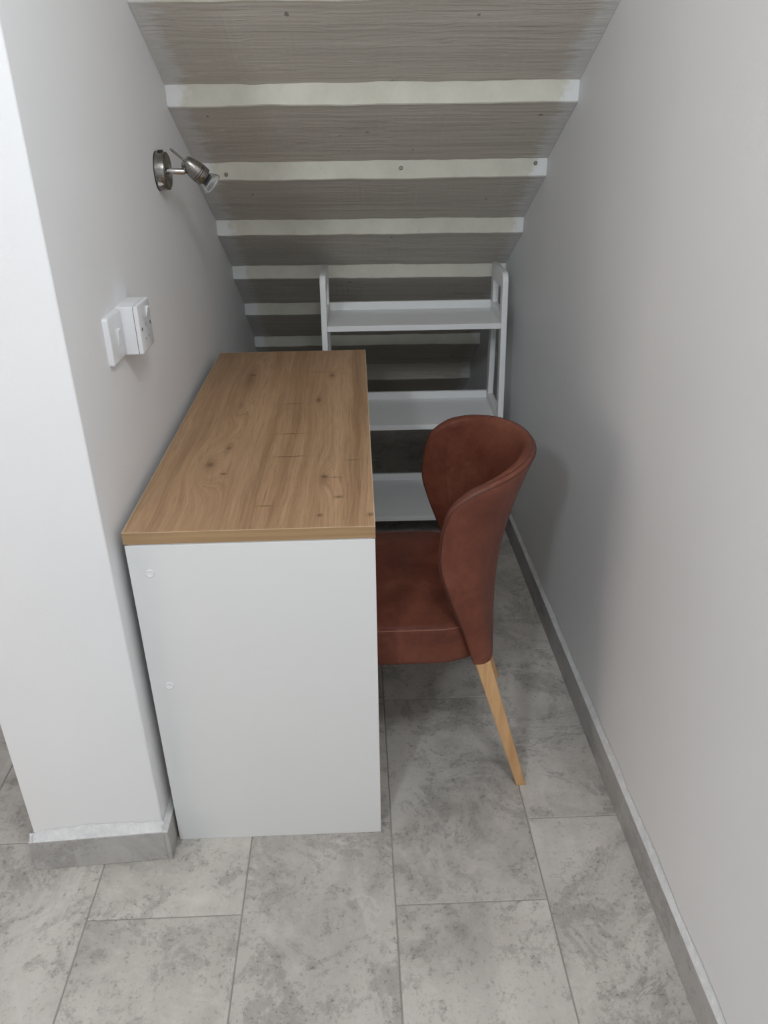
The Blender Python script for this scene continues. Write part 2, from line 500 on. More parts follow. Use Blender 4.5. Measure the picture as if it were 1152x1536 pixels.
# floor: stone tiles 30 x 60 cm with real grout joints
TX, TW, TANG = 0.45545, 0.29973, -0.0049
row_y = {0: -0.17613, 1: 0.021, -1: 0.026, -2: -0.182, -3: 0.007}
bm = bmesh.new()
lay = bm.loops.layers.float_color.new('tile')
G, B = 0.0012, 0.0012
for k in range(-11, 2):
    y0 = row_y.get(k, random.uniform(-0.3, 0.3))
    r0 = math.floor((-3.6 - y0) / 0.6) - 0
    y = y0 + r0 * 0.5995
    while y < 3.0:
        a = max(y, -3.6); b = min(y + 0.5995, 3.0)
        if b - a > 0.02:
            x0, x1 = TX + k * TW, TX + (k + 1) * TW
            if k == 1:
                x1 = x0 + 0.24 + 0.0
            col = (random.random(), random.random(), random.random(), 1)
            def P(x, yy, z): return bm.verts.new((x + TANG * yy, yy - TANG * (x - TX) * 0, z))
            o = [P(x0 + G, a + G, -0.004), P(x1 - G, a + G, -0.004), P(x1 - G, b - G, -0.004), P(x0 + G, b - G, -0.004)]
            m = [P(x0 + G, a + G, -B), P(x1 - G, a + G, -B), P(x1 - G, b - G, -B), P(x0 + G, b - G, -B)]
            i = [P(x0 + G + B, a + G + B, 0), P(x1 - G - B, a + G + B, 0), P(x1 - G - B, b - G - B, 0), P(x0 + G + B, b - G - B, 0)]
            fs = [bm.faces.new(i)]
            for s in range(4):
                e = (s + 1) % 4
                fs.append(bm.faces.new((m[s], m[e], i[e], i[s])))
                fs.append(bm.faces.new((o[s], o[e], m[e], m[s])))
            for f in fs:
                f.material_index = 0
                for lp in f.loops:
                    lp[lay] = col
        y += 0.5995
vs = [bm.verts.new(p) for p in ((-3.0, -3.6, -0.0022), (1.12, -3.6, -0.0022), (1.12, 3.1, -0.0022), (-3.0, 3.1, -0.0022))]
f = bm.faces.new(vs); f.material_index = 1
lo = [bm.verts.new((v.co.x, v.co.y, -0.06)) for v in vs]
f = bm.faces.new(lo[::-1]); f.material_index = 1
for s in range(4):
    e = (s + 1) % 4
    f = bm.faces.new((vs[e], vs[s], lo[s], lo[e])); f.material_index = 1
struct(obj('floor', bm, [M['tile'], M['grout']]))

# stone skirting with a hand-trowelled plaster fillet on top
SK = 0.08
bm = bmesh.new()
y = -3.6
n = 0
while y < 2.9:
    a, b = y + 0.0006, min(y + 0.6, 2.9) - 0.0006
    hexa(bm, [(xr(a) - 0.0095, a, 0), (xr(a), a, 0), (xr(b), b, 0), (xr(b) - 0.0095, b, 0),
              (xr(a) - 0.0095, a, SK), (xr(a), a, SK), (xr(b), b, SK), (xr(b) - 0.0095, b, SK)], 0.0012, 1)
    y += 0.6
skr = struct(obj('baseboard_right', bm, M['skirt']))
def fillet(path_fn, n, t0, t1, out, name, parent, h=0.012):
    """small rough triangular fillet; path_fn(t) -> wall point and outward normal"""
    bm = bmesh.new()
    prev = None
    for i in range(n + 1):
        t = t0 + (t1 - t0) * i / n
        p, nrm = path_fn(t)
        w = 1 + 0.5 * noise.noise(Vector((t * 9, 3.1, 0.4))) + 0.25 * noise.noise(Vector((t * 40, 1.1, 7.4)))
        ring = [bm.verts.new(p + Vector((0, 0, -0.0005))), bm.verts.new(p + nrm * out + Vector((0, 0, -0.0005))),
                bm.verts.new(p + nrm * out * 0.9 + Vector((0, 0, 0.0022 * w))),
                bm.verts.new(p + nrm * out * 0.45 + Vector((0, 0, h * 0.42 * w))),
                bm.verts.new(p + nrm * 0.0008 + Vector((0, 0, h * w)))]
        if prev:
            for k in range(5):
                m = (k + 1) % 5
                bm.faces.new((prev[k], prev[m], ring[m], ring[k]))
        else:
            bm.faces.new(ring)
        prev = ring
    bm.faces.new(prev[::-1])
    o = obj(name, bm, M['plaster'], parent, smooth=True, angle=60)
    return o
fillet(lambda t: (Vector((xr(t), t, SK)), Vector((-1, 0, 0))), 420, -2.0, 2.85, 0.009, 'plaster_fillet', skr, 0.014)

bm = bmesh.new()
fx0, fx1 = -0.272, -0.0155
fyl, fyr = YP - 0.004, YP + 0.010
hexa(bm, [(fx0 - 0.010, fyl - 0.013, 0), (fx1 + 0.003, fyr - 0.013, 0), (fx1 + 0.003, fyr - 0.001, 0), (fx0 - 0.010, fyl - 0.001, 0),
          (fx0 - 0.010, fyl - 0.013, SK), (fx1 + 0.003, fyr - 0.013, SK), (fx1 + 0.003, fyr - 0.001, SK), (fx0 - 0.010, fyl - 0.001, SK)], 0.0012, 1)
hexa(bm, [(xl(0) + 0.003, fyr - 0.0135, 0), (xl(0) + 0.0122, fyr - 0.0135, 0), (xl(2.9) + 0.0115, 2.9, 0), (xl(2.9) + 0.0005, 2.9, 0),
          (xl(0) + 0.003, fyr - 0.0135, SK), (xl(0) + 0.0122, fyr - 0.0135, SK), (xl(2.9) + 0.0115, 2.9, SK), (xl(2.9) + 0.0005, 2.9, SK)], 0.0012, 1)
hexa(bm, [(fx0 - 0.010, fyl - 0.0005, 0), (fx0 - 0.0005, fyl - 0.0005, 0), (-0.2845, 2.9, 0), (-0.296, 2.9, 0),
          (fx0 - 0.010, fyl - 0.0005, SK), (fx0 - 0.0005, fyl - 0.0005, SK), (-0.2845, 2.9, SK), (-0.296, 2.9, SK)], 0.0012, 1)
skl = struct(obj('baseboard_left', bm, M['skirt']))
fillet(lambda t: (Vector((t, fyl + (fyr - fyl) * (t - fx0) / (fx1 - fx0), SK)), Vector((0, -1, 0))), 60, fx0 - 0.007, fx1 + 0.004, 0.012, 'plaster_fillet', skl, 0.021)
fillet(lambda t: (Vector((xl(t), t, SK)), Vector((1, 0, 0))), 120, fyr - 0.012, 1.2, 0.011, 'plaster_fillet', skl, 0.014)
fillet(lambda t: (Vector((fx0 - 0.004 * (t - fyl), t, SK)), Vector((-1, 0, 0))), 120, fyl - 0.012, 1.2, 0.009, 'plaster_fillet', skl, 0.014)

# ------------------------------------------------------------------ staircase seen from below
stairs = thing('staircase', 'underside of a concrete staircase stepping down away above the desk, cream riser strips', 'stairs', (0, 0, 0))
tops = {}
for k in range(-6, 10):
    zz = 1.4465 - 0.1815 * k
    yR = {0: 0.893, 1: 1.154, 2: 1.407, 3: 1.652, 4: 1.89, 5: 2.125, 6: 2.365}.get(k, 0.893 + 0.26 * k if k < 0 else 2.365 + 0.235 * (k - 6))
    yL = {0: 0.914, 1: 1.183, 2: 1.455, 3: 1.705, 4: 1.935, 5: 2.15, 6: 2.37}.get(k, 0.914 + 0.262 * k if k < 0 else 2.37 + 0.225 * (k - 6))
    zz = {5: 0.534, 6: 0.336, 7: 0.115, 8: 0.0}.get(k, zz)
    tops[k] = (yL, yR, zz)
NX = 60
SH = 0.0475
def step_row(k):
    yL, yR, zz = tops[k]
    rows = []
    for i in range(NX + 1):
        s = i / NX
        yy = yL + (yR - yL) * s
        x = xl(yy) + 0.0006 + (xr(yy) - xl(yy) - 0.0012) * s
        w1 = 0.0026 * noise.noise(Vector((s * 6, k * 3.7, 0.2))) + 0.0018 * noise.noise(Vector((s * 26, k * 3.7, 5.2)))
        w2 = 0.0026 * noise.noise(Vector((s * 6, k * 2.9, 9.2))) + 0.0012 * noise.noise(Vector((s * 22, k * 1.7, 2.2)))
        rows.append((x, yy, zz + w1, zz - (0.078 if k == 6 else SH) + w2))
    return rows
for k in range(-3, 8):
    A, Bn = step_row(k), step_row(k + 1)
    bm = bmesh.new()
    prev = None
    for i in range(NX + 1):
        x, ya, za, zb = A[i]
        x2, y2, z2, _ = Bn[i]
        zt = tops[k][2] + 0.07
        ring = [bm.verts.new(p) for p in ((x, ya + 0.004, zb), (x2, y2, z2 + 0.0005), (x2, y2, zt), (x, ya + 0.0035, zt))]
        if prev:
            for q in range(4):
                m = (q + 1) % 4
                bm.faces.new((prev[q], prev[m], ring[m], ring[q]))
        else:
            bm.faces.new(ring)
        prev = ring
    bm.faces.new(prev[::-1])
    st = obj('step', bm, M['soffit'], stairs)
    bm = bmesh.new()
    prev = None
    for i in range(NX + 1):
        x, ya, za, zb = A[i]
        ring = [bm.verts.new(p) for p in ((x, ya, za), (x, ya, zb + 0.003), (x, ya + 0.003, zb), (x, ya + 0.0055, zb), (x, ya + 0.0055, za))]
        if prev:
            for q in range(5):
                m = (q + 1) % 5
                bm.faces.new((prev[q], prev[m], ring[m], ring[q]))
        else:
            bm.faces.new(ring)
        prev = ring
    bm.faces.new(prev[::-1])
    rs = obj('riser_strip', bm, M['soffit' if k >= 6 else 'strip'], st)  # lowest strips take the soffit material in place of cream
    rs['label'] = 'soffit coloured riser strip' if k >= 6 else 'cream painted riser strip'
# three fixings in the second strip
def strip_point(k, s, dz):
    yL, yR, zz = tops[k]
    yy = yL + (yR - yL) * s
    return Vector((xl(yy) + (xr(yy) - xl(yy)) * s, yy, zz - dz))
for s, dz in ((0.088, 0.030), (0.585, 0.0195), (0.966, 0.012)):
    p = strip_point(1, s, dz)
    bm = lathe(bmesh.new(), p + Vector((0, 0.001, 0)), (0, -1, 0), [(0, 0.0), (0, 0.0052), (0.003, 0.0052), (0.0042, 0.0036), (0.0042, 0.0018), (0.0022, 0.0014), (0.0022, 0)], 20)
    s_ = obj('screw', bm, M['steel'], stairs, smooth=True)
    s_['label'] = 'small steel screw head'

# ------------------------------------------------------------------ desk
W, L, T, H = 0.434, 1.121, 0.0232, 0.75
desk = thing('desk', 'white desk with an oak top standing against the left wall', 'desk', (0.0, 0.0, 0.0))
bm = bmesh.new()
box(bm, 0.0013, W - 0.0013, 0.0017, L - 0.0017, H - T, H, 0.0004, 1)
obj('desk_top', bm, M['oak'], desk)['label'] = 'oak grained desk top'
bm = bmesh.new()                        # thin oak edging wrapped round the board
for a in ((0, W, 0, 0.0018), (0, W, L - 0.0018, L), (0, 0.0014, 0.0018, L - 0.0018), (W - 0.0014, W, 0.0018, L - 0.0018)):
    box(bm, a[0], a[1], a[2], a[3], H - T + 0.0006, H - 0.0002)
for f in bm.faces:
    f.normal_update()
    f.material_index = 1 if abs(f.normal.z) > 0.9 and f.calc_center_median().z > H - 0.005 else 0
eb = obj('edge_band', bm, [M['oak_edge'], M['arris']], desk)
eb['label'] = 'pale oak edging strip'
PT = H - T - 0.0022
for y0 in (0.0, L - 0.0185):
    bm = bmesh.new()
    box(bm, 0.0012, W - 0.0006, y0, y0 + 0.018, 0.0, PT, 0.0009, 2)
    box(bm, 0.006, W - 0.006, y0 + 0.003, y0 + 0.016, PT - 0.001, H - T)
    obj('end_panel', bm, M['desk_white'], desk)
bm = bmesh.new()
box(bm, 0.012, 0.030, 0.0182, L - 0.0187, 0.33, H - T, 0.0006, 1)
obj('back_panel', bm, M['desk_white'], desk)
for zc in (0.669, 0.419):
    bm = lathe(bmesh.new(), (0.0365, 0.0002, zc), (0, -1, 0), [(0, 0), (0, 0.0078), (0.0014, 0.0078), (0.0020, 0.0068), (0.0012, 0.0052), (0.0012, 0.0)], 32)
    c = obj('fixing_cap', bm, M['cap'], desk, smooth=True)
    c['label'] = 'round white fixing cap'

# ------------------------------------------------------------------ shelf unit
shelf = thing('shelf_unit', 'white open three tier shelf unit pushed under the lowest stairs', 'shelf', (0.600, 1.59, 0.0), -0.012)
SW = 0.302     # half width
def front_y(z): return -0.228 - (0.925 - z) * 0.113       # leaning front posts, local y
levels = [0.766, 0.4345, 0.103]
def curve_panel(loops, thick, bev):
    cu = bpy.data.curves.new('outline', 'CURVE')
    cu.dimensions = '2D'; cu.fill_mode = 'BOTH'
    cu.extrude = thick / 2 - bev; cu.bevel_depth = bev; cu.bevel_resolution = 2
    for pts in loops:
        sp = cu.splines.new('POLY')
        sp.points.add(len(pts) - 1)
        for q, (a, b) in zip(sp.points, pts):
            q.co = (a, b, 0, 1)
        sp.use_cyclic_u = True
    o = bpy.data.objects.new('outline', cu)
    COL.objects.link(o)
    dg = bpy.context.evaluated_depsgraph_get()
    me = bpy.data.meshes.new_from_object(o.evaluated_get(dg))
    bpy.data.objects.remove(o)
    bpy.data.curves.remove(cu)
    bm = bmesh.new()
    bm.from_mesh(me)
    bpy.data.meshes.remove(me)
    bmesh.ops.remove_doubles(bm, verts=bm.verts[:], dist=1e-5)
    return bm
ztop = 0.921
yr_ = 0.0
outline = [(yr_, 0.0), (yr_, ztop - 0.012), (yr_ - 0.004, ztop - 0.003), (yr_ - 0.012, ztop)]
for i in range(9):
    a = i / 8 * PI / 2
    outline.append((front_y(ztop - 0.03) + 0.03 - 0.03 * math.sin(a), ztop - 0.03 + 0.03 * math.cos(a)))
outline += [(front_y(0.0), 0.0), (front_y(0) + 0.036, 0.0), (front_y(0.07) + 0.036, 0.07), (yr_ - 0.045, 0.07), (yr_ - 0.045, 0.0)]
def hole(z0, z1):
    return [(front_y(z0) + 0.036, z0), (yr_ - 0.045, z0), (yr_ - 0.045, z1), (front_y(z1) + 0.036, z1)]
holes = [hole(levels[0] + 0.027, ztop - 0.05), hole(levels[1] + 0.027, levels[0] - 0.036), hole(levels[2] + 0.027, levels[1] - 0.036)]
for sx in (-1, 1):
    bm = curve_panel([outline] + holes, 0.0185, 0.0012)
    R = Matrix(((0, 0, 1, sx * (SW - 0.00925)), (1, 0, 0, 0), (0, 1, 0, 0), (0, 0, 0, 1)))
    bm.transform(R)
    obj('side_frame', bm, M['shelf_white'], shelf, smooth=True)
for z in levels:
    bm = bmesh.new()
    xi = SW - 0.0187
    box(bm, -xi, xi, front_y(z) + 0.0005, -0.001, z - 0.018, z, 0.0012, 2)
    sh = obj('shelf_board', bm, M['shelf_white'], shelf)
    bm = bmesh.new()
    box(bm, -xi, xi, -0.0135, -0.001, z, z + 0.027, 0.0010, 2)
    obj('back_rail', bm, M['shelf_white'], sh)

# ------------------------------------------------------------------ chair
CX, CY = 0.5, 0.318
chair = thing('dining_chair', 'brown leather tub dining chair on pale wooden legs tucked into the desk', 'chair', (CX, CY, 0.0), math.radians(-0.3))
def loc(x, h, z): return Vector((x - CX, h, z))
front_c = [(.640, .2065, .356), (.6155, .2130, .44), (.5800, .2160, .54), (.5635, .2150, .605), (.567, .2125, .668)]
top_c = [(.567, .2125, .668), (.584, .2090, .713), (.62, .2035, .741), (.66, .1910, .753), (.70, .1650, .760), (.735, .1250, .765),
         (.762, .0680, .768), (.772, 0, .769)]
base_c = [(.640, .2065, .356), (.650, .2065, .356), (.661, .2050, .357), (.671, .1980, .358), (.680, .1770, .36), (.688, .1300, .36),
          (.693, .0680, .36), (.695, 0, .36)]
def both(c):
    return [loc(x, -h, z) for x, h, z in c] + [loc(x, h, z) for x, h, z in c[-2::-1]]
NU, NV = 113, 33
topE, botE = spline(both(top_c), NU), spline(both(base_c), NU)
fN = spline([loc(x, -h, z) for x, h, z in front_c], NV)
fF = spline([loc(x, h, z) for x, h, z in front_c], NV)
G0 = []
for i in range(NU):
    u = i / (NU - 1)
    col = []
    for v in range(NV):
        q = v / (NV - 1)
        p = botE[i] * (1 - q) + topE[i] * q + fN[v] * (1 - u) + fF[v] * u
        p -= (botE[0] * (1 - u) + botE[-1] * u) * (1 - q) + (topE[0] * (1 - u) + topE[-1] * u) * q
        # the linear term pulls the far side of the patch sideways: fade the front edge's curl into the shell
        lin0 = fN[v] - (botE[0] * (1 - q) + topE[0] * q)
        lin1 = fF[v] - (botE[-1] * (1 - q) + topE[-1] * q)
        p -= lin0 * (1 - u) + lin1 * u
        p += lin0 * max(0, 1 - u / 0.36) ** 1.5 + lin1 * max(0, 1 - (1 - u) / 0.36) ** 1.5
        k_ = min(1, max(0, (0.40 - abs(u - 0.5)) / 0.20))
        k_ = k_ * k_ * (3 - 2 * k_)
        p.x -= 0.0245 * k_ * math.sin(PI * q ** 1.12)
        col.append(p)
    G0.append(col)
def gnorm(i, v):
    a = G0[min(i + 1, NU - 1)][v] - G0[max(i - 1, 0)][v]
    b = G0[i][min(v + 1, NV - 1)] - G0[i][max(v - 1, 0)]
    n = a.cross(b).normalized()
    if n.dot(Vector((G0[i][v].x - 0.06, G0[i][v].y, 0))) < 0:
        n = -n
    return n
bm = bmesh.new()
ov, iv = [], []
for i in range(NU):
    co_, ci_ = [], []
    e = min(i, NU - 1 - i) / 16.0
    for v in range(NV):
        q = v / (NV - 1)
        th = 0.026 * (0.62 + 0.38 * min(1, e)) * (0.75 + 0.25 * min(1, q * 2.5))
        co_.append(bm.verts.new(G0[i][v]))
        ci_.append(bm.verts.new(G0[i][v] - gnorm(i, v) * th))
    ov.append(co_); iv.append(ci_)
for i in range(NU - 1):
    for v in range(NV - 1):
        bm.faces.new((ov[i][v], ov[i + 1][v], ov[i + 1][v + 1], ov[i][v + 1]))
        bm.faces.new((iv[i][v], iv[i][v + 1], iv[i + 1][v + 1], iv[i + 1][v]))
loop = [(0, v, 1, v) for v in range(NV)] + [(i, NV - 1, i, NV - 2) for i in range(1, NU - 1)] + [(NU - 1, v, NU - 2, v) for v in range(NV - 1, -1, -1)]
NC = 7
cap, rim_top = [], []
for n_, (i, v, i2, v2) in enumerate(loop):
    po, pi = ov[i][v].co.copy(), iv[i][v].co.copy()
    a_, b_ = loop[max(n_ - 1, 0)], loop[min(n_ + 1, len(loop) - 1)]
    tg = (G0[b_[0]][b_[1]] - G0[a_[0]][a_[1]]).normalized()
    upv = (pi - po).normalized().cross(tg).normalized()
    if upv.dot(G0[i][v] - G0[i2][v2]) < 0:
        upv = -upv
    r = (pi - po).length / 2
    ring = []
    for c in range(1, NC):
        a = PI * c / NC
        ring.append(bm.verts.new((po + pi) / 2 + (po - pi) / 2 * math.cos(a) + upv * r * 0.7 * math.sin(a)))
    cap.append([ov[i][v]] + ring + [iv[i][v]])
    rim_top.append((po, pi, upv, r))
for A, Bq in zip(cap, cap[1:]):
    for c in range(NC):
        bm.faces.new((A[c], Bq[c], Bq[c + 1], A[c + 1]))
for i in range(NU - 1):
    bm.faces.new((ov[i][0], iv[i][0], iv[i + 1][0], ov[i + 1][0]))
for end in (cap[0], cap[-1]):
    bm.faces.new(end)
back = obj('backrest', bm, M['leather'], chair, smooth=True, angle=75)
back['label'] = 'curved brown leather tub backrest'
# two seam cords running round the rim
for a, rr in ((0.13 * PI, 0.0015), (0.42 * PI, 0.0012)):
    pts = []
    for po, pi, upv, r in rim_top[8:-8]:
        pts.append((po + pi) / 2 + (po - pi) / 2 * math.cos(a) + upv * r * 0.7 * math.sin(a))
    bm = tube(bmesh.new(), pts, rr, 8)
    pp = obj('piping', bm, M['piping'], back, smooth=True)
    pp['label'] = 'dark piping round the rim'

# seat cushion
def seat_outline(inset, n=96):
    x0, x1 = 0.272 + inset, 0.676 - inset
    pts = []
    for i in range(n):
        a = 2 * PI * i / n
        c, s = math.cos(a), math.sin(a)
        e = 2 / 7.5
        px = (x0 + x1) / 2 + (x1 - x0) / 2 * math.copysign(abs(c) ** e, c)
        f = (px - x0) / (x1 - x0)
        hw = 0.2070 - inset - 0.032 * max(0, (f - 0.72) / 0.28) ** 1.5 - 0.012 * max(0, (0.3 - f) / 0.3) ** 2
        py = hw * math.copysign(abs(s) ** e, s)
        pts.append((px, py))
    return pts
bm = bmesh.new()
ZS0, ZS1 = 0.358, 0.4515
prof = [(0.006, ZS0), (0.002, ZS0 + 0.004), (0.0, ZS0 + 0.012), (0.0, ZS1 - 0.012), (0.0015, ZS1 - 0.004), (0.005, ZS1)]
rings = []
for ins, z in prof:
    rings.append([bm.verts.new(loc(x, y, z)) for x, y in seat_outline(ins)])
for f in (0.04, 0.10, 0.18, 0.30, 0.45, 0.62, 0.80):
    ring = []
    for x, y in seat_outline(0.005):
        xx = 0.474 + (x - 0.474) * (1 - f); yy = y * (1 - f)
        ring.append(bm.verts.new(loc(xx, yy, ZS1 + 0.013 * (1 - (1 - f) ** 3.2))))
    rings.append(ring)
for A, Bq in zip(rings, rings[1:]):
    n = len(A)
    for i in range(n):
        j = (i + 1) % n
        bm.faces.new((A[i], A[j], Bq[j], Bq[i]))
bm.faces.new(rings[-1])
bm.faces.new(rings[0][::-1])
seat = obj('seat', bm, M['leather'], chair, smooth=True, angle=70)
seat['label'] = 'brown leather seat cushion'
bm = tube(bmesh.new(), [loc(x, y, ZS1 - 0.0005) for x, y in seat_outline(0.0035)], 0.0017, 8, closed=True)
obj('seat_seam', bm, M['leather'], seat, smooth=True)
bm = tube(bmesh.new(), [loc(x, y, ZS1 - 0.0052) for x, y in seat_outline(0.0008)], 0.0007, 6, closed=True)
obj('stitching', bm, M['thread'], seat, smooth=True)
bm = bmesh.new()
vs = [bm.verts.new(loc(x, y, ZS0 - 0.004)) for x, y in seat_outline(0.03)]
v2 = [bm.verts.new(loc(x, y, ZS0 + 0.001)) for x, y in seat_outline(0.03)]
bm.faces.new(vs[::-1]); bm.faces.new(v2)
for i in range(len(vs)):
    j = (i + 1) % len(vs)
    bm.faces.new((vs[i], vs[j], v2[j], v2[i]))
obj('underside', bm, M['under'], seat)
# legs: raked square rear legs, straight tapered front legs
for s in (-1, 1):
    bm = bmesh.new()
    xt0, xt1, xb0, xb1 = 0.640, 0.6725, 0.7500, 0.7720
    a, b = sorted((s * 0.2055, s * 0.178)); c, d = sorted((s * 0.203, s * 0.180))
    hexa(bm, [loc(xb0, c, 0), loc(xb1, c, 0), loc(xb1, d, 0), loc(xb0, d, 0),
              loc(xt0, a, 0.3565), loc(xt1, a, 0.3595), loc(xt1, b, 0.3595), loc(xt0, b, 0.3565)], 0.0022, 2)
    obj('rear_leg', bm, M['beech'], chair)
    bm = bmesh.new()
    a, b = sorted((s * 0.188, s * 0.150)); c, d = sorted((s * 0.192, s * 0.167))
    hexa(bm, [loc(0.283, c, 0), loc(0.308, c, 0), loc(0.308, d, 0), loc(0.283, d, 0),
              loc(0.295, a, 0.358), loc(0.335, a, 0.358), loc(0.335, b, 0.358), loc(0.295, b, 0.358)], 0.0022, 2)
    obj('front_leg', bm, M['beech'], chair)

# ------------------------------------------------------------------ wall spotlight
LY, LZ = 0.722, 1.273
lx = xl(LY)
lamp = thing('wall_spotlight', 'brushed nickel spotlight with a bare glass bulb on the left wall', 'lamp', (lx, LY, LZ))
bm = lathe(bmesh.new(), (0, 0, 0), (1, 0, 0), [(0.0002, 0), (0.0002, 0.0395), (0.0008, 0.040), (0.0215, 0.0390), (0.0235, 0.0382), (0.0245, 0.0365), (0.0245, 0)], 64)
lb = obj('wall_base', bm, M['nickel'], lamp, smooth=True, angle=40)
bm = lathe(bmesh.new(), (0, 0, 0), (1, 0, 0), [(0.0001, 0), (0.0001, 0.0412), (0.0022, 0.0412), (0.0022, 0.039)], 64)
obj('gasket', bm, M['black'], lb, smooth=True)
bm = bmesh.new()
box(bm, 0.006, 0.0165, -0.008, 0.008, 0.0380, 0.0430, 0.0015, 2)
o = obj('rocker_switch', bm, M['black'], lb)
o['label'] = 'small black switch on top'
for dy, dz, r, mm in ((-0.0445, -0.021, 0.0042, 'steel'), (-0.0455, -0.036, 0.0, 'pvc')):
    d = Vector((0, dy, dz)).normalized()
    if r:
        bm = lathe(bmesh.new(), Vector((0.010, 0, 0)) + d * 0.0388, d, [(0, 0), (0, r), (0.0016, r), (0.0022, r * 0.7), (0.0012, 0.0)], 20)
        obj('screw', bm, M[mm], lb, smooth=True)
bm = bmesh.new()
for q in range(2):
    ring = []
    for i in range(18):
        a = 2 * PI * i / 18
        rr = 0.0055 * (1 + 0.18 * math.sin(3 * a + 1) + 0.1 * math.sin(5 * a))
        ang_ = math.radians(217) + rr * math.sin(a) / 0.0396
        ring.append(bm.verts.new((0.0095 + rr * math.cos(a), math.cos(ang_) * (0.0392 + 0.0009 * q), math.sin(ang_) * (0.0392 + 0.0009 * q))))
    if q == 0:
        r_in = ring
    else:
        bm.faces.new(ring)
        for i in range(18):
            bm.faces.new((r_in[i], r_in[(i + 1) % 18], ring[(i + 1) % 18], ring[i]))
        bm.faces.new(r_in[::-1])
o = obj('sticker', bm, M['pvc'], lb)
o['label'] = 'white blob on the rim of the lamp base'
bm = lathe(bmesh.new(), (0, 0, 0), (1, 0, 0), [(0.0218, 0.0386), (0.0218, 0.0392), (0.0230, 0.0390), (0.0230, 0.0380)], 64)
obj('rim_line', bm, M['black'], lb, smooth=True)
# swivel arm
a0, a1 = Vector((0.0235, 0, 0.0)), Vector((0.060, 0.002, -0.0015))
bm = lathe(bmesh.new(), a0, a1 - a0, [(0, 0), (0, 0.0085), (0.002, 0.0085), (0.003, 0.0068), (0.035, 0.0066), (0.0365, 0.0055), (0.0365, 0)], 28)
arm = obj('arm', bm, M['chrome'], lamp, smooth=True, angle=40)
bm = lathe(bmesh.new(), a1 - Vector((0.003, 0, 0)), (1, 0.1, -0.1), [(0, 0), (0.001, 0.004), (0.012, 0.0035), (0.012, 0)], 20)
obj('swivel_joint', bm, M['black'], arm, smooth=True)
hd = Vector((0.68, 0.34, -0.66)).normalized()
h0 = Vector((0.0605, 0.006, 0.0195))
bm = lathe(bmesh.new(), h0, hd, [(0, 0), (0.0, 0.0125), (0.001, 0.0135), (0.012, 0.0172), (0.025, 0.0198), (0.034, 0.0208), (0.0342, 0.0198), (0.0352, 0.0198), (0.0354, 0.0209),
                                 (0.0385, 0.0211), (0.0387, 0.0200), (0.0397, 0.0200), (0.0399, 0.0211), (0.052, 0.0206), (0.0535, 0.0196), (0.0535, 0.015), (0.046, 0.014), (0.046, 0)], 44)
head = obj('lamp_head', bm, M['nickel'], lamp, smooth=True, angle=40)
for q in (0.0341, 0.0386):
    bm = lathe(bmesh.new(), h0, hd, [(q, 0.0195), (q, 0.02045), (q + 0.0012, 0.02045), (q + 0.0012, 0.0195)], 44)
    obj('groove', bm, M['black'], head, smooth=True)
_, hu, hw = frame_of(hd)
side = hu if hu.z > 0 else -hu
r0 = h0 + Vector((-0.001, 0, 0.0)) + Vector((0, 0, 0.002))
bm = tube(bmesh.new(), [r0 + hd * 0.006, r0 - hd * 0.036], 0.0026, 12)
o = obj('handle_rod', bm, M['nickel'], head, smooth=True)
b0 = h0 + hd * 0.047
bm = lathe(bmesh.new(), b0, hd, [(0, 0), (0, 0.0105), (0.008, 0.011), (0.012, 0.0150), (0.020, 0.0205), (0.0265, 0.0240), (0.0295, 0.0250), (0.0310, 0.0246),
                                 (0.0300, 0.0236), (0.0265, 0.0226), (0.020, 0.0190), (0.013, 0.0135), (0.010, 0.006), (0.010, 0)], 44)
bulb = obj('bulb', bm, M['glass'], lamp, smooth=True, angle=50)
bulb['label'] = 'clear glass reflector bulb'
bm = lathe(bmesh.new(), b0, hd, [(0.0105, 0.0), (0.0105, 0.0055), (0.0128, 0.0125), (0.0185, 0.0172), (0.0190, 0.0166), (0.0135, 0.0118), (0.0115, 0.0055), (0.0115, 0.0)], 36)
obj('reflector', bm, M['reflector'], bulb, smooth=True, angle=60)

# ------------------------------------------------------------------ electric fittings on the left wall
def rounded_plate(bm, y0, y1, z0, z1, x0, x1, r, bev):
    """plate in the wall's plane: rounded corners, softened front edge"""
    rings = []
    for ins, x in ((0, x0), (0, x1 - bev), (bev * 0.3, x1 - bev * 0.3), (bev, x1)):
        ring = []
        for cy, cz, a0 in ((y1 - r, z1 - r, 0), (y0 + r, z1 - r, PI / 2), (y0 + r, z0 + r, PI), (y1 - r, z0 + r, 1.5 * PI)):
            for i in range(7):
                a = a0 + PI / 2 * i / 6
                rr = max(r - ins, 0.0004)
                ring.append(bm.verts.new((x, cy + rr * math.cos(a), cz + rr * math.sin(a))))
        rings.append(ring)
    n = len(rings[0])
    for A, Bq in zip(rings, rings[1:]):
        for i in range(n):
            j = (i + 1) % n
            bm.faces.new((A[i], A[j], Bq[j], Bq[i]))
    bm.faces.new(rings[0][::-1])
    bm.faces.new(rings[-1])
    return bm
py0, pz0 = 0.1475, 0.996
sw = thing('light_switch', 'white flush switch plate with a slim lever, left of the boxed socket', 'switch', (xl(0.19), py0, pz0), 0)
bm = rounded_plate(bmesh.new(), 0, 0.0855, 0, 0.084, 0.0002, 0.0095, 0.006, 0.003)
obj('face_plate', bm, M['pvc'], sw, smooth=True, angle=50)
bm = bmesh.new()
hexa(bm, [(0.0088, 0.042, 0.026), (0.0100, 0.042, 0.026), (0.0100, 0.047, 0.026), (0.0088, 0.047, 0.026),
          (0.0088, 0.039, 0.058), (0.0150, 0.039, 0.056), (0.0150, 0.050, 0.056), (0.0088, 0.050, 0.058)], 0.0008, 2)
o = obj('lever', bm, M['pvc'], sw)
